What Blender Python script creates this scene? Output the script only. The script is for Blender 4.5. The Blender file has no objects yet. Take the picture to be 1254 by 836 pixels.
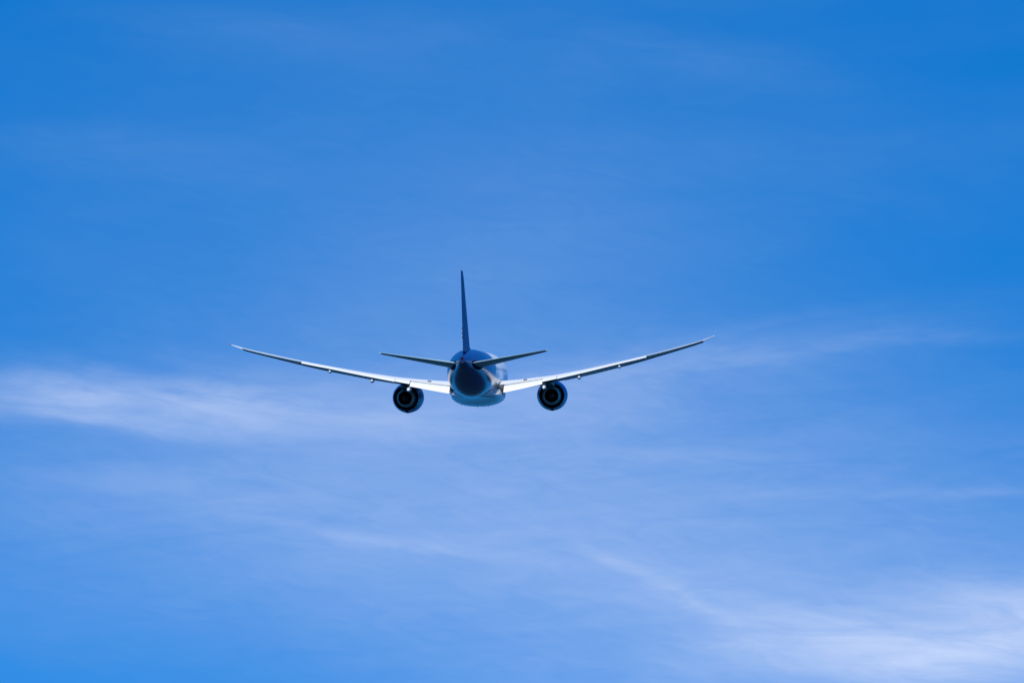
import bpy, bmesh
from math import *
from mathutils import Matrix, Vector

S = bpy.context.scene
COL = S.collection

# ------------------------------------------------------------------ camera
CAM_ELEV = 13.5
cd = bpy.data.cameras.new("camera")
cd.sensor_width = 36.0
cd.lens = 36.0 * 5940.0 / 1254.0
cd.clip_start = 0.5
cd.clip_end = 200000.0
cam = bpy.data.objects.new("camera", cd)
COL.objects.link(cam)
cam.location = (0, 0, 2.0)
cam.rotation_euler = (radians(90 + CAM_ELEV), 0, 0)
S.camera = cam

# ------------------------------------------------------------------ sun, sky, exposure
SUN_EL, SUN_AZ = 36.0, 178.0            # azimuth clockwise from +Y: behind the camera
sd = bpy.data.lights.new("sun", 'SUN')
sd.energy = 5.0
sd.angle = radians(0.5)
sd.color = (1.0, 0.97, 0.93)
sun = bpy.data.objects.new("sun", sd)
COL.objects.link(sun)
to_sun = Vector((sin(radians(SUN_AZ)) * cos(radians(SUN_EL)), cos(radians(SUN_AZ)) * cos(radians(SUN_EL)), sin(radians(SUN_EL))))
sun.rotation_euler = to_sun.to_track_quat('Z', 'Y').to_euler()

S.view_settings.view_transform = 'Standard'
S.view_settings.look = 'None'
S.view_settings.gamma = 1.0
S.view_settings.use_curve_mapping = False
S.view_settings.exposure = 0.0
SKY_STRENGTH = 0.11

W = bpy.data.worlds.new("World")
S.world = W
W.use_nodes = True
nt = W.node_tree
for n in list(nt.nodes):
    nt.nodes.remove(n)
L = nt.links.new


def N(t, **kw):
    n = nt.nodes.new(t)
    for k, v in kw.items():
        setattr(n, k, v)
    return n


def M(op, a, b=None, c=None, clamp=False):
    n = nt.nodes.new('ShaderNodeMath')
    n.operation = op
    n.use_clamp = clamp
    for i, v in enumerate((a, b, c)):
        if v is None:
            continue
        if isinstance(v, (int, float)):
            n.inputs[i].default_value = v
        else:
            L(v, n.inputs[i])
    return n.outputs[0]


def smooth(v, lo, hi, tlo=0.0, thi=1.0):
    n = nt.nodes.new('ShaderNodeMapRange')
    n.interpolation_type = 'SMOOTHSTEP'
    L(v, n.inputs[0])
    for i, x in enumerate((lo, hi, tlo, thi)):
        n.inputs[i + 1].default_value = x
    return n.outputs[0]


sky = N('ShaderNodeTexSky', sky_type='NISHITA', sun_disc=False)
sky.sun_elevation = radians(SUN_EL)
sky.sun_rotation = radians(SUN_AZ)
sky.altitude = 300
sky.air_density = 1.0
sky.dust_density = 0.3
sky.ozone_density = 3.0
# thin, very clear air: the sky seen along a direction lifted away from the hazy horizon
tc = N('ShaderNodeTexCoord')
sx = N('ShaderNodeSeparateXYZ')
L(tc.outputs['Generated'], sx.inputs[0])
lift = N('ShaderNodeCombineXYZ')
L(sx.outputs[0], lift.inputs[0])
L(sx.outputs[1], lift.inputs[1])
L(M('MULTIPLY_ADD', M('MAXIMUM', sx.outputs[2], 0.0), 0.75, 0.26), lift.inputs[2])
nv = N('ShaderNodeVectorMath', operation='NORMALIZE')
L(lift.outputs[0], nv.inputs[0])
L(nv.outputs[0], sky.inputs[0])
hs = N('ShaderNodeHueSaturation')
hs.inputs['Saturation'].default_value = 1.4
L(sky.outputs[0], hs.inputs['Color'])
tint = N('ShaderNodeMix', data_type='RGBA', blend_type='MULTIPLY')
tint.inputs[0].default_value = 1.0
L(hs.outputs[0], tint.inputs[6])
tint.inputs[7].default_value = (0.32, 1.26, 1.50, 1)

# thin high cloud: azimuth U and elevation V of every sky direction, in degrees
U = M('MULTIPLY', M('ARCTAN2', sx.outputs[0], sx.outputs[1]), 180 / pi)
V = M('MULTIPLY', M('ARCSINE', sx.outputs[2]), 180 / pi)


def noise2(rot, su, sv, scale, detail, rough, off=0.0, dist=0.0):
    """noise over (U, V) stretched along a direction tilted by rot degrees"""
    c, s = cos(radians(rot)), sin(radians(rot))
    p = M('ADD', M('MULTIPLY', U, c * su), M('MULTIPLY', V, s * su))
    q = M('ADD', M('MULTIPLY', U, -s * sv), M('MULTIPLY', V, c * sv))
    cb = N('ShaderNodeCombineXYZ')
    L(p, cb.inputs[0])
    L(q, cb.inputs[1])
    cb.inputs[2].default_value = off
    nz = N('ShaderNodeTexNoise')
    nz.inputs['Scale'].default_value = scale
    nz.inputs['Detail'].default_value = detail
    nz.inputs['Roughness'].default_value = rough
    nz.inputs['Distortion'].default_value = dist
    L(cb.outputs[0], nz.inputs['Vector'])
    return nz.outputs[0]


warp = M('SUBTRACT', noise2(0, 0.35, 0.9, 1.0, 5, 0.6, 3.0), 0.5)
warp2 = M('SUBTRACT', noise2(0, 0.8, 2.0, 1.0, 4, 0.6, 11.0), 0.5)
fib_a = noise2(-7, 0.35, 2.6, 1.0, 8, 0.60, 1.7, 1.2)      # long fibres, tilting down to the right
fib_b = noise2(4, 0.28, 2.2, 1.0, 8, 0.60, 7.3, 1.2)       # long fibres, tilting up to the right
veil = noise2(3, 0.16, 0.55, 1.0, 5, 0.55, 21.0, 0.4)      # broad thin veils


def deg(px, py):
    x, y = (px - 627) / 5940.0, -(py - 418) / 5940.0
    e = radians(CAM_ELEV)
    d = Vector((x, cos(e) - y * sin(e), sin(e) + y * cos(e))).normalized()
    return degrees(atan2(d.x, d.y)), degrees(asin(d.z))


def wisp(px, py, rot, half_len, half_wid, amp, fib, lo=0.3, hi=0.75, wob=0.5, sharp=None):
    """one elongated patch of cirrus; sizes in degrees of sky"""
    u0, v0 = deg(px, py)
    c, s = cos(radians(rot)), sin(radians(rot))
    uu = M('SUBTRACT', M('ADD', U, M('MULTIPLY', warp2, wob)), u0)
    vv = M('SUBTRACT', M('ADD', V, M('MULTIPLY', warp, wob)), v0)
    p = M('DIVIDE', M('ADD', M('MULTIPLY', uu, c), M('MULTIPLY', vv, s)), half_len)
    q = M('DIVIDE', M('ADD', M('MULTIPLY', uu, -s), M('MULTIPLY', vv, c)), half_wid)
    if sharp:                                   # one flank crisper than the other
        q = M('MULTIPLY', q, M('ADD', 1.0, M('MULTIPLY', M('LESS_THAN', q, 0.0), sharp)))
    r2 = M('ADD', M('MULTIPLY', p, p), M('MULTIPLY', q, q))
    g = M('EXPONENT', M('MULTIPLY', r2, -1.0))
    return M('MULTIPLY', M('MULTIPLY', g, smooth(fib, lo, hi)), amp)


WISPS = [
    # left bright patch
    (150, 497, -4, 1.9, 0.30, 0.30, fib_a, 0.0, 0.9, 0.6, 0.5),
    (160, 524, -8, 0.9, 0.14, 0.20, fib_a, 0.0, 0.9, 0.3, 1.0),
    (60, 482, -2, 1.4, 0.20, 0.12, fib_b, 0.0, 0.9, 0.5, None),
    (400, 495, -2, 2.6, 0.40, 0.18, fib_a, 0.0, 0.9, 0.6, None),
    # sheet on the right of the aeroplane
    (930, 432, 8, 2.4, 0.30, 0.085, fib_b, 0.0, 0.9, 0.4, 0.6),
    (720, 480, 8, 2.6, 0.42, 0.12, fib_b, 0.0, 0.9, 0.5, None),
    (1180, 414, 1, 1.6, 0.09, 0.05, fib_b, 0.1, 0.9, 0.3, None),
    # thin streaks
    (560, 672, -4, 1.7, 0.13, 0.06, fib_a, 0.0, 0.9, 0.3, None),
    (1130, 602, 0, 2.0, 0.07, 0.07, fib_b, 0.0, 0.9, 0.2, None),
    (830, 556, -2, 1.2, 0.09, 0.07, fib_b, 0.0, 0.9, 0.25, None),
    (815, 720, -27, 1.0, 0.10, 0.19, fib_a, 0.0, 0.9, 0.25, None),
    (420, 655, -9, 1.6, 0.10, 0.07, fib_a, 0.0, 0.9, 0.3, None),
    (230, 600, -3, 2.2, 0.22, 0.08, fib_b, 0.0, 0.9, 0.5, None),
    # faint fibres high up on the left
    (350, 40, -6, 2.4, 0.30, 0.030, fib_a, -0.1, 0.9, 0.5, None),
    (180, 190, -4, 2.0, 0.34, 0.035, fib_a, -0.1, 0.9, 0.5, None),
    (860, 70, -10, 1.8, 0.25, 0.03, fib_a, -0.1, 0.9, 0.5, None),
    # big lower right patch
    (1270, 775, 3, 2.4, 0.48, 0.62, fib_a, -0.1, 0.95, 0.5, None),
    (1040, 780, -12, 2.2, 0.44, 0.30, fib_a, -0.1, 0.95, 0.5, None),
    (1250, 735, -2, 1.3, 0.22, 0.16, fib_b, 0.0, 0.9, 0.4, None),
    # broad veils
    (600, 360, 0, 4.2, 2.6, 0.07, veil, -0.5, 0.8, 0.6, None),
    (650, 630, 0, 7.0, 1.5, 0.14, fib_b, -0.4, 0.95, 0.8, None),
    (450, 600, 0, 6.0, 1.5, 0.07, veil, -0.2, 0.8, 0.8, None),
    (1020, 800, 0, 5.5, 1.3, 0.20, veil, -0.3, 0.8, 0.6, None),
]
dens = M('MULTIPLY', smooth(veil, 0.35, 0.9), 0.02)
for w in WISPS:
    dens = M('ADD', dens, wisp(*w))
fine = noise2(-8, 1.1, 4.2, 1.0, 7, 0.6, 31.0, 1.4)
dens = M('MULTIPLY', dens, M('MULTIPLY_ADD', fine, 0.6, 0.70))
alpha = M('SUBTRACT', 1.0, M('EXPONENT', M('MULTIPLY', dens, -1.35)))
cloud = N('ShaderNodeMix', data_type='RGBA')
L(alpha, cloud.inputs[0])
L(tint.outputs[2], cloud.inputs[6])
cloud.inputs[7].default_value = (7.7, 8.3, 9.9, 1)
bg = N('ShaderNodeBackground')
bg.inputs[1].default_value = SKY_STRENGTH
L(cloud.outputs[2], bg.inputs[0])
wo = N('ShaderNodeOutputWorld')
L(bg.outputs[0], wo.inputs[0])


# ------------------------------------------------------------------ materials
def mat(name, col, rough=0.4, metal=0.0, coat=0.0, var=0.06, scale=0.8, spec=0.5):
    m = bpy.data.materials.new(name)
    m.use_nodes = True
    t = m.node_tree
    b = t.nodes['Principled BSDF']
    b.inputs['Roughness'].default_value = rough
    b.inputs['Metallic'].default_value = metal
    b.inputs['Coat Weight'].default_value = coat
    b.inputs['Coat Roughness'].default_value = 0.06
    b.inputs['Specular IOR Level'].default_value = spec
    tcn = t.nodes.new('ShaderNodeTexCoord')
    nz = t.nodes.new('ShaderNodeTexNoise')
    nz.inputs['Scale'].default_value = scale
    nz.inputs['Detail'].default_value = 5
    t.links.new(tcn.outputs['Object'], nz.inputs['Vector'])
    mr = t.nodes.new('ShaderNodeMapRange')
    mr.inputs[3].default_value = 1 - var
    mr.inputs[4].default_value = 1 + var
    t.links.new(nz.outputs[0], mr.inputs[0])
    mx = t.nodes.new('ShaderNodeMix')
    mx.data_type = 'RGBA'
    mx.blend_type = 'MULTIPLY'
    mx.inputs[0].default_value = 1
    mx.inputs[6].default_value = (*col, 1)
    t.links.new(mr.outputs[0], mx.inputs[7])
    t.links.new(mx.outputs[2], b.inputs['Base Color'])
    return m


BLUE = (0.006, 0.026, 0.17)
m_blue = mat('gloss_blue_paint', BLUE, 0.38, 0, 0.0, spec=0.08)
m_cowl = mat('engine_blue_paint', (0.007, 0.045, 0.33), 0.3, 0, 0.0, spec=0.3)
m_white = mat('white_paint', (0.80, 0.80, 0.79), 0.35, 0, 0.3)
m_wing = mat('wing_grey_paint', (0.70, 0.71, 0.72), 0.4)
m_shaded = mat('shaded_grey_paint', (0.07, 0.16, 0.19), 0.4)  # grey darkened to teal: shade of aileron and pylon put into the colour
m_slat = mat('slat_shade_paint', (0.05, 0.07, 0.09), 0.5)  # near black: the shadow on the slats is put into the colour
m_belly = mat('belly_grey_paint', (0.52, 0.53, 0.55), 0.24, coat=0.0, spec=0.35)
m_stab = mat('tailplane_grey_paint', (0.40, 0.58, 0.60), 0.4)
m_dark = mat('dark_recess', (0.012, 0.014, 0.02), 0.6)
m_duct = mat('duct_black_metal', (0.012, 0.012, 0.014), 0.7, 0.0)  # near black; in the engine ducts the colour carries the recess shade
m_core = mat('nozzle_metal', (0.55, 0.66, 0.67), 0.35, 0.25)
m_lip = mat('polished_lip', (0.7, 0.7, 0.72), 0.2, 1.0)
m_red = mat('red_lens', (0.55, 0.03, 0.02), 0.2)
m_clear = mat('clear_lens', (0.85, 0.8, 0.78), 0.15)
m_mark = mat('dark_blue_marking', (0.006, 0.012, 0.05), 0.8, spec=0.05)


def fuselage_material():
    m = bpy.data.materials.new('fuselage_livery')
    m.use_nodes = True
    t = m.node_tree
    b = t.nodes['Principled BSDF']
    b.inputs['Roughness'].default_value = 0.17
    b.inputs['Specular IOR Level'].default_value = 0.18
    b.inputs['Coat Weight'].default_value = 0.0
    b.inputs['Coat Roughness'].default_value = 0.05

    def mm(op, a, bb=None, clamp=False):
        n = t.nodes.new('ShaderNodeMath')
        n.operation = op
        n.use_clamp = clamp
        for i, v in enumerate((a, bb)):
            if v is None:
                continue
            if isinstance(v, (int, float)):
                n.inputs[i].default_value = v
            else:
                t.links.new(v, n.inputs[i])
        return n.outputs[0]

    tcn = t.nodes.new('ShaderNodeTexCoord')
    sp = t.nodes.new('ShaderNodeSeparateXYZ')
    t.links.new(tcn.outputs['Object'], sp.inputs[0])
    y, z = sp.outputs[1], sp.outputs[2]
    # edge of the blue tail sweeps forward towards the crown
    zz = mm('ADD', z, 3.0)
    edge = mm('ADD', mm('MULTIPLY', mm('POWER', mm('MAXIMUM', zz, 0.0), 1.6), 0.95), -16.8)
    d = mm('SUBTRACT', edge, y)           # > 0 inside the blue
    blue = mm('MULTIPLY', mm('ADD', d, 0.02), 25.0, True)
    red = mm('MULTIPLY', mm('MULTIPLY', mm('ADD', d, 0.45), 25.0, True), mm('GREATER_THAN', z, 0.2))

    def mix(f, a, c):
        n = t.nodes.new('ShaderNodeMix')
        n.data_type = 'RGBA'
        t.links.new(f, n.inputs[0])
        if isinstance(a, tuple):
            n.inputs[6].default_value = (*a, 1)
        else:
            t.links.new(a, n.inputs[6])
        n.inputs[7].default_value = (*c, 1)
        return n.outputs[2]

    # pale grey belly below a white band that borders the blue
    low = mm('MULTIPLY', mm('GREATER_THAN', mm('MULTIPLY', d, -1.0), 1.1), mm('LESS_THAN', z, -0.5))
    c = mix(low, (0.80, 0.80, 0.79), (0.25, 0.29, 0.34))
    c = mix(red, c, (0.55, 0.03, 0.03))
    c = mix(blue, c, BLUE)
    # cabin windows: a row of small dark ovals on the constant section
    fy = mm('SUBTRACT', mm('FRACT', mm('MULTIPLY', y, 1.0 / 0.61)), 0.5)
    e = mm('ADD', mm('POWER', mm('MULTIPLY', fy, 0.61 / 0.14), 2.0), mm('POWER', mm('MULTIPLY', mm('SUBTRACT', z, 0.65), 1 / 0.23), 2.0))
    win = mm('MULTIPLY', mm('LESS_THAN', e, 1.0), mm('MULTIPLY', mm('GREATER_THAN', y, -17.0), mm('LESS_THAN', y, 23.0)))
    c = mix(win, c, (0.02, 0.025, 0.03))
    nz = t.nodes.new('ShaderNodeTexNoise')
    nz.inputs['Scale'].default_value = 0.9
    nz.inputs['Detail'].default_value = 6
    t.links.new(tcn.outputs['Object'], nz.inputs['Vector'])
    mr = t.nodes.new('ShaderNodeMapRange')
    mr.inputs[3].default_value = 0.9
    mr.inputs[4].default_value = 1.06
    t.links.new(nz.outputs[0], mr.inputs[0])
    mx = t.nodes.new('ShaderNodeMix')
    mx.data_type = 'RGBA'
    mx.blend_type = 'MULTIPLY'
    mx.inputs[0].default_value = 1
    t.links.new(c, mx.inputs[6])
    t.links.new(mr.outputs[0], mx.inputs[7])
    t.links.new(mx.outputs[2], b.inputs['Base Color'])
    return m


m_fus = fuselage_material()


def nacelle_material():
    """blue cowl with a pale grey lower half"""
    m = m_blue.copy()
    m.name = 'nacelle_paint'
    return m


# ------------------------------------------------------------------ mesh helpers
def obj(name, bm, material, parent=None, loc=None, smooth_shade=True, angle=35):
    bmesh.ops.remove_doubles(bm, verts=bm.verts, dist=0.0005)
    bmesh.ops.recalc_face_normals(bm, faces=bm.faces)
    me = bpy.data.meshes.new(name)
    bm.to_mesh(me)
    bm.free()
    mats = material if isinstance(material, (list, tuple)) else [material]
    for k in mats:
        me.materials.append(k)
    o = bpy.data.objects.new(name, me)
    COL.objects.link(o)
    if smooth_shade:
        me.polygons.foreach_set('use_smooth', [True] * len(me.polygons))
        me.set_sharp_from_angle(angle=radians(angle))
    if parent:
        o.parent = parent
    if loc:
        o.location = loc
    return o


def loft(bm, rings, cap=True, closed=True, mi=0):
    vr = [[bm.verts.new(p) for p in r] for r in rings]
    n = len(vr[0])
    for a, b in zip(vr[:-1], vr[1:]):
        for i in range(n if closed else n - 1):
            j = (i + 1) % n
            f = bm.faces.new((a[i], a[j], b[j], b[i]))
            f.material_index = mi
    if cap:
        for r in (vr[0], vr[-1]):
            f = bm.faces.new(r)
            f.material_index = mi
    return vr


def box(bm, c, s, rot=None):
    r = bmesh.ops.create_cube(bm, size=1.0)
    m = Matrix.Translation(c) @ (rot or Matrix.Identity(4)) @ Matrix.Diagonal((*s, 1))
    bmesh.ops.transform(bm, matrix=m, verts=r['verts'])
    return r['verts']


def lathe(bm, prof, n=64, c=(0, 0, 0), cap=False):
    """prof: (y, r) along the body axis"""
    rings = [[(c[0] + r * sin(2 * pi * i / n), c[1] + y, c[2] + r * cos(2 * pi * i / n)) for i in range(n)] for y, r in prof]
    return loft(bm, rings, cap)


def interp(tab, x):
    if x <= tab[0][0]:
        return tab[0][1]
    for (x0, v0), (x1, v1) in zip(tab[:-1], tab[1:]):
        if x <= x1:
            return v0 + (v1 - v0) * (x - x0) / (x1 - x0)
    return tab[-1][1]


def sinterp(tab, x):
    """monotone-ish cubic through a table"""
    n = len(tab)
    if x <= tab[0][0]:
        return tab[0][1]
    if x >= tab[-1][0]:
        return tab[-1][1]
    sl = []
    for i in range(n):
        a, b = max(i - 1, 0), min(i + 1, n - 1)
        sl.append((tab[b][1] - tab[a][1]) / (tab[b][0] - tab[a][0]))
    for i in range(n - 1):
        x0, v0 = tab[i]
        x1, v1 = tab[i + 1]
        if x <= x1:
            h = x1 - x0
            t = (x - x0) / h
            return (v0 * (2 * t ** 3 - 3 * t ** 2 + 1) + sl[i] * h * (t ** 3 - 2 * t ** 2 + t)
                    + v1 * (-2 * t ** 3 + 3 * t ** 2) + sl[i + 1] * h * (t ** 3 - t ** 2))


# ------------------------------------------------------------------ unseen ground below the frame, its dark blue added for bounce and reflections
bm = bmesh.new()
rings = []
for r in (1, 300, 1500, 6000, 25000, 90000):
    rings.append([(r * cos(2 * pi * i / 96), r * sin(2 * pi * i / 96), 0) for i in range(96)])
loft(bm, rings, cap=False)
bm.faces.new([v for v in bm.verts if v.co.length < 2])
m_ground = mat('dark_blue_ground', (0.013, 0.036, 0.060), 1.0, var=0.5, scale=0.02, spec=0.0)
ground = obj('unseen_ground', bm, m_ground, smooth_shade=False)
ground['kind'] = 'structure'

# ------------------------------------------------------------------ the airliner
# local axes: +Y nose, +X starboard, +Z up; y = 30 - (metres aft of the nose)
root = bpy.data.objects.new('airliner', None)
COL.objects.link(root)
root.rotation_mode = 'YXZ'
HEAD, PITCH, ROLL = 2.68, 12.6, 0.36
PX, PY, DIST = 584.2, 459.0, 600.0
e = radians(CAM_ELEV)
fw, up, rt = Vector((0, cos(e), sin(e))), Vector((0, -sin(e), cos(e))), Vector((1, 0, 0))
root.location = Vector((0, 0, 2)) + DIST * (fw + rt * (-42.8 / 5940.0) - up * (41.0 / 5940.0))
root.matrix_world = Matrix.Translation(root.location) @ Matrix.Rotation(radians(-HEAD), 4, 'Z') @ Matrix.Rotation(radians(PITCH), 4, 'X') @ Matrix.Rotation(radians(-ROLL), 4, 'Y')
root['label'] = 'twin engine jet airliner with dark blue tail and white wings flying away in blue sky'
root['category'] = 'airplane'

# ---- fuselage
FUS = [  # y, half width, z top, z bottom
    (30.0, 0.02, -0.72, -0.76), (29.85, 0.36, -0.30, -1.10), (29.3, 0.85, 0.25, -1.55), (28.3, 1.42, 0.95, -2.02),
    (27.0, 1.93, 1.72, -2.38), (25.0, 2.43, 2.45, -2.70), (23.0, 2.70, 2.80, -2.87), (20.5, 2.86, 2.96, -2.96), (18.0, 2.885, 2.98, -2.985),
    (8.0, 2.885, 2.98, -2.985), (-4.0, 2.885, 2.98, -2.985), (-10.0, 2.885, 2.98, -2.985), (-13.0, 2.86, 2.975, -2.92),
    (-16.0, 2.76, 2.96, -2.66), (-19.0, 2.52, 2.91, -2.20), (-22.0, 2.14, 2.80, -1.58), (-25.0, 1.66, 2.62, -0.84), (-28.0, 1.14, 2.36, -0.06),
    (-30.5, 0.70, 2.08, 0.56), (-31.8, 0.44, 1.88, 0.92), (-32.3, 0.33, 1.76, 1.08)]
tw = [(a, b) for a, b, c, d in FUS][::-1]
tt = [(a, c) for a, b, c, d in FUS][::-1]
tb = [(a, d) for a, b, c, d in FUS][::-1]


def fus_ring(y, n=72, k=1.0):
    w, t, b = sinterp(tw, y), sinterp(tt, y), sinterp(tb, y)
    zc, h = (t + b) / 2, (t - b) / 2
    return [(k * w * sin(2 * pi * i / n), y, zc + k * h * cos(2 * pi * i / n)) for i in range(n)]


def fus_z(y, x, top=True):
    w, t, b = sinterp(tw, y), sinterp(tt, y), sinterp(tb, y)
    zc, h = (t + b) / 2, (t - b) / 2
    q = sqrt(max(0, 1 - (x / w) ** 2))
    return zc + (h * q if top else -h * q)


bm = bmesh.new()
ys = [30 - 0.15 * i for i in range(8)] + [28.6 - 0.6 * i for i in range(102)]
ys = [y for y in ys if y > -32.25] + [-32.3]
loft(bm, [fus_ring(y) for y in ys])
fuselage = obj('fuselage', bm, m_fus, root)

bm = bmesh.new()                                     # exhaust of the auxiliary power unit
lathe(bm, [(0.0, 0.05), (0.0, 0.27), (-0.28, 0.27), (-0.28, 0.2), (-0.05, 0.17), (-0.05, 0.02)], 24)
bmesh.ops.scale(bm, vec=(0.75, 1.0, 1.5), verts=bm.verts)
obj('tail_exhaust', bm, m_duct, fuselage, (0, -32.2, 1.50))

# cockpit glazing
bm = bmesh.new()
for s in (-1, 1):
    pts = [(0.06, 27.95), (0.62, 27.85), (1.08, 27.2), (1.0, 26.6), (0.06, 27.05)]
    vs = [bm.verts.new((s * x, y, fus_z(y, x) + 0.012)) for x, y in pts]
    bm.faces.new(vs)
obj('cockpit_window', bm, m_dark, fuselage, smooth_shade=False)

# wing to body fairing
bm = bmesh.new()
BF = [(16.5, 1.2, -2.6, -3.0), (14.5, 2.0, -1.9, -3.3), (12, 2.75, -1.35, -3.55), (8, 3.12, -1.1, -3.84), (2, 3.16, -1.15, -3.88), (-2, 3.10, -1.4, -3.70),
      (-5, 2.95, -1.65, -3.40), (-8, 2.6, -1.9, -3.12), (-11, 1.9, -2.2, -2.92), (-14, 0.9, -2.5, -2.80)]
rings = []
NB = 48
fy = [16.5 - 0.5 * i for i in range(62)]
for y in fy:
    w = sinterp([(a, b) for a, b, c, d in BF][::-1], y)
    t = sinterp([(a, c) for a, b, c, d in BF][::-1], y)
    b = sinterp([(a, d) for a, b, c, d in BF][::-1], y)
    zc, h = (t + b) / 2, (t - b) / 2
    r = []
    for i in range(NB):
        a = 2 * pi * i / NB
        ca, sa = cos(a), sin(a)
        ex = 0.88
        r.append((w * copysign(abs(sa) ** ex, sa), y, zc + h * copysign(abs(ca) ** ex, ca)))
    rings.append(r)
loft(bm, rings)
fairing = obj('belly_fairing', bm, m_belly, root)

# ---- wings
SLE = [(0, 17.8), (2.9, 20.3), (9.5, 25.1), (20, 32.6), (27, 37.5), (28.3, 38.8), (29.0, 40.0), (29.4, 41.3)]
STE = [(0, 32.6), (2.9, 32.9), (9.5, 33.4), (15, 35.4), (20, 37.3), (27, 40.1), (28.3, 41.0), (29.0, 41.45), (29.4, 41.65)]
ZREF = [(0, -1.75), (2.9, -1.60), (8, -0.92), (13, -0.04), (18, 1.03), (21, 1.72), (25, 2.74), (28, 3.56), (29.4, 4.1)]
TWIST = [(0, 2.0), (2.9, 1.8), (8, 0.2), (13, -1.3), (18, -2.0), (21, -1.3), (25, 0.3), (28, 0.3), (30, -0.5)]
TC = [(0, 0.115), (2.9, 0.108), (9, 0.102), (20, 0.098), (28, 0.085), (30, 0.08)]
CUT_U = 0.755
CUT_L = 0.66


def sec(x):
    le, te = interp(SLE, x), interp(STE, x)
    return le, te - le, sinterp(ZREF, x), radians(sinterp(TWIST, x)), interp(TC, x)


def af(cx, t):
    """upper and lower ordinates of the aerofoil at chord fraction cx"""
    yt = 5 * t * (0.2969 * sqrt(max(cx, 0)) - 0.126 * cx - 0.3516 * cx ** 2 + 0.2843 * cx ** 3 - 0.1036 * cx ** 4)
    m, p = 0.016, 0.55
    yc = m / p ** 2 * (2 * p * cx - cx * cx) if cx < p else m / (1 - p) ** 2 * (1 - 2 * p + 2 * p * cx - cx * cx)
    return yc + yt, yc - yt


def wpt(x, cx, z, side):
    le, c, zr, tw_, t = sec(x)
    dy = (0.4 - cx) * c
    y0 = 30 - (le + 0.4 * c)
    return (side * x, y0 + dy * cos(tw_) - z * c * sin(tw_), zr + dy * sin(tw_) + z * c * cos(tw_))


def wing_section(x, side, cu, cl, n=14):
    t = interp(TC, x)
    r = []
    for i in range(n + 1):
        cx = cu * (1 - cos(pi / 2 * (1 - i / n)))
        r.append(wpt(x, cx, af(cx, t)[0], side))
    for i in range(1, n + 1):
        cx = cl * (1 - cos(pi / 2 * i / n))
        r.append(wpt(x, cx, af(cx, t)[1], side))
    return r


def control(bm, x0, x1, side, c0, c1, defl, drop=0.0, thick=None, nst=8, aft=0.0):
    """a hinged or extended surface between span stations x0..x1 and chord fractions c0..c1, turned down by defl degrees"""
    rings = []
    for k in range(nst + 1):
        x = x0 + (x1 - x0) * k / nst
        t = interp(TC, x)
        u0, l0 = af(c0, t)
        r = []
        m = 10
        top, bot = [], []
        for i in range(m + 1):
            f = 1 - cos(pi / 2 * i / m)
            # rounded nose, thin trailing edge
            th = (thick or 0.10) * (c1 - c0) * (2.2 * sqrt(f) * (1 - f) ** 0.9 + 0.03)
            top.append((f, th * 0.72))
            bot.append((f, -th * 0.38))
        ca, sa = cos(radians(defl)), sin(radians(defl))
        zn = u0 - drop
        for f, h in top[::-1] + bot[1:]:
            X = f * (c1 - c0)
            cx = c0 + aft + X * ca + h * sa
            z = zn - X * sa + h * ca
            r.append(wpt(x, cx, z, side))
        rings.append(r)
    loft(bm, rings)


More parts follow.
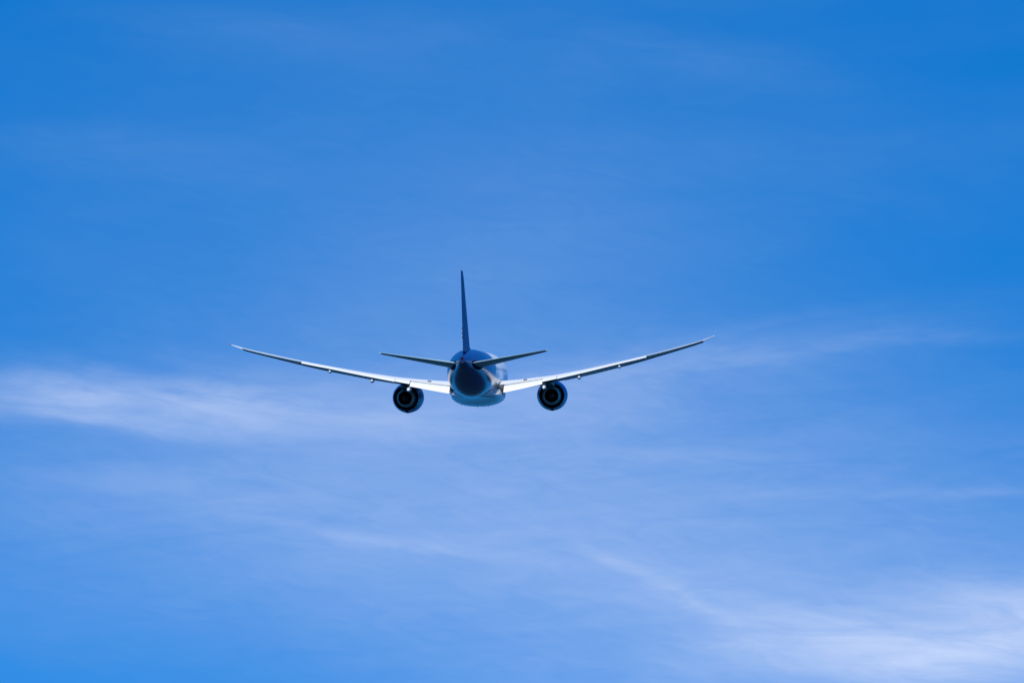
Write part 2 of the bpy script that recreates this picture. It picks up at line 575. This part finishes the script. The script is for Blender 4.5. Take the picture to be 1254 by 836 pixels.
def make_wing(side):
    bm = bmesh.new()
    xs = [1.5, 2.9, 4, 5, 6, 7, 8, 9.5, 11, 13, 15, 17, 19, 20.3, 21.15]
    rings = [wing_section(x, side, CUT_U, CUT_L) for x in xs]
    rings += [wing_section(x, side, 0.80, 0.70) for x in (21.2, 22.5, 24, 25.5, 27, 28.0)]
    rings += [wing_section(x, side, 1.0, 1.0) for x in (28.05, 28.3, 28.6, 28.9, 29.15, 29.3, 29.4)]
    loft(bm, rings)
    wing = obj('wing', bm, m_wing, root, angle=40)
    # flaps, flaperon, aileron
    bm = bmesh.new()
    control(bm, 3.35, 8.15, side, 0.715, 0.985, 12, 0.028, 0.12)
    obj('flap', bm, m_white, wing)
    bm = bmesh.new()
    control(bm, 8.2, 9.95, side, 0.745, 1.0, 9, 0.010, 0.12)
    obj('flaperon', bm, m_white, wing)
    bm = bmesh.new()
    control(bm, 10.0, 21.1, side, 0.725, 1.0, 8.5, 0.016, 0.13, 14)
    obj('flap', bm, m_white, wing)
    bm = bmesh.new()
    control(bm, 21.2, 28.0, side, 0.77, 1.0, 1, 0.030, 0.13)
    obj('aileron', bm, m_shaded, wing)
    # leading edge slats, run forward and down
    for a, b in ((10.7, 16.23), (16.25, 22.23), (22.25, 28.1)):
        bm = bmesh.new()
        rings = []
        for k in range(7):
            x = a + (b - a) * k / 6
            t = interp(TC, x)
            r = []
            pts = []
            for i in range(9):
                cx = 0.15 * (1 - i / 8) ** 1.6
                pts.append((cx, af(cx, t)[0]))
            for i in range(1, 6):
                cx = 0.07 * (i / 5)
                pts.append((cx, af(cx, t)[1]))
            pts.append((0.06, 0.0))
            d = radians(13)
            for cx, z in pts:
                dx, dz = cx - 0.15, z - 0.05
                X = 0.105 + dx * cos(d) - dz * sin(d)
                Z = interp([(10.7, 0.058), (16, 0.052), (22, 0.033), (28, 0.006)], x) + dx * sin(d) + dz * cos(d)
                r.append(wpt(x, X, Z, side))
            rings.append(r)
        loft(bm, rings)
        obj('slat', bm, m_slat, wing)
    # flap track fairings
    for x, w, ln, dz in ((8.35, 0.30, 4.6, 0.10), (12.75, 0.25, 4.0, 0.0), (17.75, 0.21, 3.2, 0.0)):
        le, c, zr, tw_, t = sec(x)
        p0 = Vector(wpt(x, 0.45, af(0.45, t)[1], side))
        p1 = Vector(wpt(x, 1.06, -0.085 - dz * 0.2, side))
        bm = bmesh.new()
        rings = []
        n = 20
        for k in range(17):
            f = k / 16
            rr = w * (4 * f * (1 - f)) ** 0.5 if f < 0.5 else w * (1 - ((f - 0.5) / 0.5) ** 2.2) ** 0.8
            rr = max(rr, 0.012)
            c_ = p0.lerp(p1, f) + Vector((0, 0, -0.10 * w * sin(pi * f)))
            rings.append([(c_.x + rr * sin(2 * pi * i / n), c_.y, c_.z + rr * 1.25 * cos(2 * pi * i / n)) for i in range(n)])
        loft(bm, rings)
        obj('flap_fairing', bm, m_white, wing)
    # dark seal at the inboard end of the flap
    bm = bmesh.new()
    p = Vector(wpt(3.08, 0.80, -0.035, side))
    box(bm, p, (0.40, 1.2, 0.52), Matrix.Rotation(radians(-side * 12), 4, 'Y'))
    bmesh.ops.bevel(bm, geom=bm.edges[:], offset=0.05, segments=2, affect='EDGES')
    obj('flap_seal', bm, m_dark, wing)
    # dark spoiler gap by the root
    bm = bmesh.new()
    x = 5.9
    le, c, zr, tw_, t = sec(x)
    q = [wpt(x - 0.18, 0.60, af(0.60, t)[0] + 0.004, side), wpt(x + 0.26, 0.60, af(0.60, t)[0] + 0.004, side),
         wpt(x + 0.26, 0.68, af(0.68, t)[0] + 0.014, side), wpt(x - 0.18, 0.68, af(0.68, t)[0] + 0.014, side)]
    r0 = q
    r1 = [(a, b, cz - 0.06) for a, b, cz in q]
    loft(bm, [r0, r1])
    obj('spoiler_vent', bm, m_mark, wing, smooth_shade=False)
    # navigation light at the tip
    bm = bmesh.new()
    bmesh.ops.create_uvsphere(bm, u_segments=12, v_segments=8, radius=0.10)
    bmesh.ops.scale(bm, vec=(0.9, 2.2, 0.8), verts=bm.verts)
    obj('wingtip_light', bm, m_red if side < 0 else m_clear, wing, wpt(29.37, 0.9, 0.0, side))
    return wing


for s in (-1, 1):
    make_wing(s)


# ---- engines
def make_engine(side):
    ex, ez = side * 9.12, -2.74
    bm = bmesh.new()
    n = 120
    prof = [(7.2, 1.42), (8.6, 1.44), (9.15, 1.52), (9.32, 1.62), (9.25, 1.73), (8.8, 1.83), (7.9, 1.90), (6.6, 1.915), (5.4, 1.85), (4.4, 1.72), (3.55, 1.585)]
    rings = []
    for y, r in prof:
        rings.append([(r * sin(2 * pi * i / n), y, r * cos(2 * pi * i / n)) for i in range(n)])

    def chev(i):
        ph = (i * 20.0 / n) % 1.0
        return 0.26 * (1 - abs(2 * ph - 1))
    rings.append([(1.565 * sin(2 * pi * i / n), 3.5 - chev(i), 1.565 * cos(2 * pi * i / n)) for i in range(n)])
    rings.append([(1.535 * sin(2 * pi * i / n), 3.5 - chev(i), 1.535 * cos(2 * pi * i / n)) for i in range(n)])
    vr = loft(bm, rings, cap=False)
    # inside of the bypass duct, recess shade put into its black colour
    rings = [[(r * sin(2 * pi * i / n), y - (chev(i) if k == 0 else 0), r * cos(2 * pi * i / n)) for i in range(n)] for k, (y, r) in enumerate([(3.5, 1.535), (3.75, 1.53), (5.0, 1.56), (6.4, 1.58), (6.6, 0.9)])]
    loft(bm, rings, cap=False, mi=1)
    eng = obj('engine', bm, [m_cowl, m_duct], root, (ex, 0, ez), angle=45)
    eng.rotation_euler = (0, 0, radians(side * 0.8))
    eng.rotation_euler[0] = radians(1.0)
    # inlet lip and fan
    bm = bmesh.new()
    lathe(bm, [(9.0, 1.475), (9.17, 1.53), (9.335, 1.625), (9.27, 1.745), (9.0, 1.805)], 96)
    obj('inlet_lip', bm, m_lip, eng)
    bm = bmesh.new()
    lathe(bm, [(8.5, 0.02), (8.1, 0.28), (7.7, 0.42), (7.7, 0.5)], 32)
    for k in range(18):
        a = 2 * pi * k / 18
        rr = []
        for r in (0.4, 0.9, 1.40):
            w = 0.16 + 0.06 * r
            tw_ = 0.5 + 0.5 * r / 1.4
            q = []
            for sx_, th in ((-w, 0.012), (w, 0.012), (w, -0.012), (-w, -0.012)):
                lx, ly = sx_ * cos(tw_), sx_ * sin(tw_) + th
                q.append((r * sin(a) + lx * cos(a), 7.6 + ly, r * cos(a) - lx * sin(a)))
            rr.append(q)
        loft(bm, rr)
    obj('fan', bm, m_duct, eng)
    # core cowl and nozzle
    bm = bmesh.new()
    lathe(bm, [(6.5, 1.22), (5.2, 1.30), (4.2, 1.26), (3.2, 1.14), (2.45, 1.0), (2.0, 0.90), (2.0, 0.865)], 96)
    obj('core_cowl', bm, m_core, eng)
    bm = bmesh.new()
    lathe(bm, [(2.02, 0.862), (2.6, 0.90), (3.4, 0.92), (3.6, 0.9), (3.6, 0.3)], 72)
    obj('exhaust_duct', bm, m_duct, eng)
    bm = bmesh.new()
    lathe(bm, [(3.7, 0.50), (2.8, 0.52), (2.2, 0.46), (1.6, 0.33), (1.1, 0.18), (0.85, 0.07), (0.8, 0.01)], 48)
    obj('exhaust_plug', bm, mat('plug_metal', (0.03, 0.035, 0.045), 0.5, 0.6) if side < 0 else bpy.data.materials['plug_metal'], eng)
    # keel bump under the nozzle
    bm = bmesh.new()
    rings = []
    for k in range(9):
        f = k / 8
        w = 0.26 * sqrt(max(1 - (2 * f - 1) ** 2, 0.01))
        yy = 6.4 - 3.1 * f
        zz = -interp([(3.3, 1.56), (4.4, 1.72), (5.4, 1.85), (6.6, 1.915)], yy)
        rings.append([(w * sin(2 * pi * i / 16), yy, zz + w * 0.3 * cos(2 * pi * i / 16)) for i in range(16)])
    loft(bm, rings)
    obj('drain_fairing', bm, m_dark, eng)
    # nacelle strake on the inboard shoulder
    bm = bmesh.new()
    a = radians(-side * 48)
    st = []
    for y, h in ((7.6, 0.02), (6.9, 0.32), (5.9, 0.40), (5.7, 0.02)):
        st.append((y, h))
    r0, r1 = [], []
    for y, h in st:
        rad = 1.88 + h
        for rr, o in ((r0, 0.02), (r1, -0.02)):
            rr.append((rad * sin(a) + o * cos(a), y, rad * cos(a) - o * sin(a)))
    loft(bm, [r0, r1])
    obj('strake', bm, m_blue, eng, smooth_shade=False)
    # pylon with its aft fairing
    bm = bmesh.new()
    le, c, zr, tw_, t = sec(9.12)
    rings = []
    for y, w, zt, zb in ((8.0, 0.03, 1.95, 1.75), (6.8, 0.22, 2.12, 1.4), (5.5, 0.34, 2.22, 1.1), (4.2, 0.40, 2.10, 1.0), (3.0, 0.42, 2.0, 0.95), (1.8, 0.42, 1.95, 0.98),
                         (0.6, 0.38, 1.9, 1.12), (-0.8, 0.28, 1.8, 1.32), (-2.0, 0.12, 1.7, 1.5)):
        zc, h = (zt + zb) / 2, (zt - zb) / 2
        r = []
        for i in range(20):
            a = 2 * pi * i / 20
            r.append((w * copysign(abs(sin(a)) ** 0.6, sin(a)), y, zc + h * copysign(abs(cos(a)) ** 0.6, cos(a))))
        rings.append(r)
    loft(bm, rings)
    obj('pylon', bm, m_shaded, eng)
    return eng


for s in (-1, 1):
    make_engine(s)


# ---- tail surfaces
def sym(cx, t):
    return 5 * t * (0.2969 * sqrt(max(cx, 0)) - 0.126 * cx - 0.3516 * cx ** 2 + 0.2843 * cx ** 3 - 0.1015 * cx ** 4)


def surf(bm, stations, c0, c1, fn, n=12, nose=False):
    """loft of symmetric sections between chord fractions c0..c1; fn(st, chord_fraction, offset) -> point"""
    rings = []
    for st in stations:
        t = st['t']
        up_, lo_ = [], []
        for i in range(n + 1):
            f = i / n
            cx = c0 + (c1 - c0) * (f if c0 > 0 else 1 - cos(pi / 2 * f))
            h = sym(cx, t)
            if nose:
                h *= min(1.0, 0.3 + 6 * f)
            up_.append(fn(st, cx, h))
            lo_.append(fn(st, cx, -h))
        rings.append(up_[::-1] + lo_[1 if c0 == 0 else 0:])
    loft(bm, rings)


FIN_ST = []
for f in [0, 0.05, 0.092, 0.2, 0.35, 0.5, 0.65, 0.8, 0.92, 0.96, 0.985, 1.0]:
    z = 2.0 + 9.95 * f
    le = 48.6 + (58.6 - 48.6) * f + (0.7 * ((f - 0.92) / 0.08) if f > 0.92 else 0)
    te = 59.8 + (62.4 - 59.8) * f
    FIN_ST.append(dict(z=z, le=le, te=te, t=0.066 - 0.004 * f))


def fin_pt(st, cx, h):
    c = st['te'] - st['le']
    return (h * c, 30 - (st['le'] + cx * c), st['z'])


bm = bmesh.new()
surf(bm, FIN_ST, 0, 0.695, fin_pt)
fin = obj('tail_fin', bm, m_blue, root, angle=40)
bm = bmesh.new()
surf(bm, [s_ for s_ in FIN_ST if s_['z'] > 2.4 and s_['z'] < 11.9], 0.70, 1.0, fin_pt)
obj('rudder', bm, m_blue, fin, angle=40)
# dorsal fillet
bm = bmesh.new()
rings = []
for k in range(13):
    f = k / 12
    y = -13.0 - 8.5 * f
    zt = fus_z(y, 0) + 0.02 + 1.9 * f ** 2.6
    w = 0.05 + 0.30 * f
    rings.append([(w, y, fus_z(y, 0) - 0.1), (w * 0.55, y, fus_z(y, 0) * 0.4 + zt * 0.6), (0, y, zt), (-w * 0.55, y, fus_z(y, 0) * 0.4 + zt * 0.6), (-w, y, fus_z(y, 0) - 0.1)])
loft(bm, rings)
obj('dorsal_fillet', bm, m_blue, fin)
# rudder actuator blisters
for z in (4.15, 4.65, 5.2):
    bm = bmesh.new()
    bmesh.ops.create_uvsphere(bm, u_segments=12, v_segments=8, radius=0.10)
    bmesh.ops.scale(bm, vec=(0.9, 4.0, 1.1), verts=bm.verts)
    f = (z - 2.0) / 9.95
    c = (59.8 + 2.6 * f) - (48.6 + 10 * f)
    obj('actuator_fairing', bm, m_dark, fin, (-sym(0.78, 0.084) * c * 1.0 + 0.16, 30 - (48.6 + 10 * f + 0.985 * c) - 0.02, z))

STAB_ST = []
for f in [0, 0.12, 0.25, 0.4, 0.55, 0.7, 0.85, 0.95, 0.98, 1.0]:
    x = 0.9 + 9.0 * f
    le = 51.6 + 6.7 * f + (0.5 * (f - 0.95) / 0.05 if f > 0.95 else 0)
    te = 58.6 + 1.75 * f
    STAB_ST.append(dict(x=x, le=le, te=te, t=0.112 - 0.012 * f, z=1.0 + (x - 0.9) * tan(radians(8.2))))
TRIM = radians(-3.3)


def make_stab(side):
    def pt(st, cx, h):
        c = st['te'] - st['le']
        s = st['le'] + cx * c
        dy = (56.0 - s)
        z0 = st['z']
        return (side * st['x'], 30 - 56.0 + dy * cos(TRIM) - h * c * sin(TRIM), z0 + dy * sin(TRIM) + h * c * cos(TRIM))
    bm = bmesh.new()
    surf(bm, STAB_ST, 0, 0.715, pt)
    st = obj('tailplane', bm, m_stab, root, angle=40)
    bm = bmesh.new()
    surf(bm, STAB_ST[:-1], 0.72, 1.0, pt)
    obj('elevator', bm, m_stab, st, angle=40)
    # seal plate where the tailplane slides on the fuselage
    bm = bmesh.new()
    rows = []
    for k in range(9):
        y = -22.2 - 6.8 * k / 8
        r = []
        for j in range(5):
            z = 1.45 - (0.35 + 0.75 * sin(pi * (k + 0.6) / 9.2)) * j / 4
            w, t, b = sinterp(tw, y), sinterp(tt, y), sinterp(tb, y)
            zc, h = (t + b) / 2, (t - b) / 2
            z = max(min(z, t - 0.1), b + 0.1)
            r.append((side * (w * sqrt(max(0, 1 - ((z - zc) / h) ** 2)) + 0.02), y, z))
        rows.append(r)
    loft(bm, rows, cap=False, closed=False)
    o = obj('seal_plate', bm, m_mark, st)
    so = o.modifiers.new('thickness', 'SOLIDIFY')
    so.thickness = 0.03
    return st


for s in (-1, 1):
    make_stab(s)

# ---- blade aerials and drain masts under the belly
for x, y, h, w in ((-2.0, 0.5, 0.42, 0.05), (0.0, 0.2, 0.55, 0.05), (0.55, 2.0, 0.34, 0.09), (1.15, 4.0, 0.30, 0.10), (0.9, 1.0, 0.30, 0.06), (1.7, 1.6, 0.25, 0.06)):
    bm = bmesh.new()
    zb = -3.72 if abs(x) < 1.3 else -3.50
    r0 = [(x - w / 2, y - 0.25, zb), (x, y + 0.3, zb), (x + w / 2, y - 0.25, zb)]
    r1 = [(x - w / 3, y - 0.42, zb - 0.7 * h), (x, y - 0.1, zb - 0.7 * h), (x + w / 3, y - 0.42, zb - 0.7 * h)]
    loft(bm, [r0, r1])
    obj('blade_aerial', bm, m_dark, fairing, smooth_shade=False)
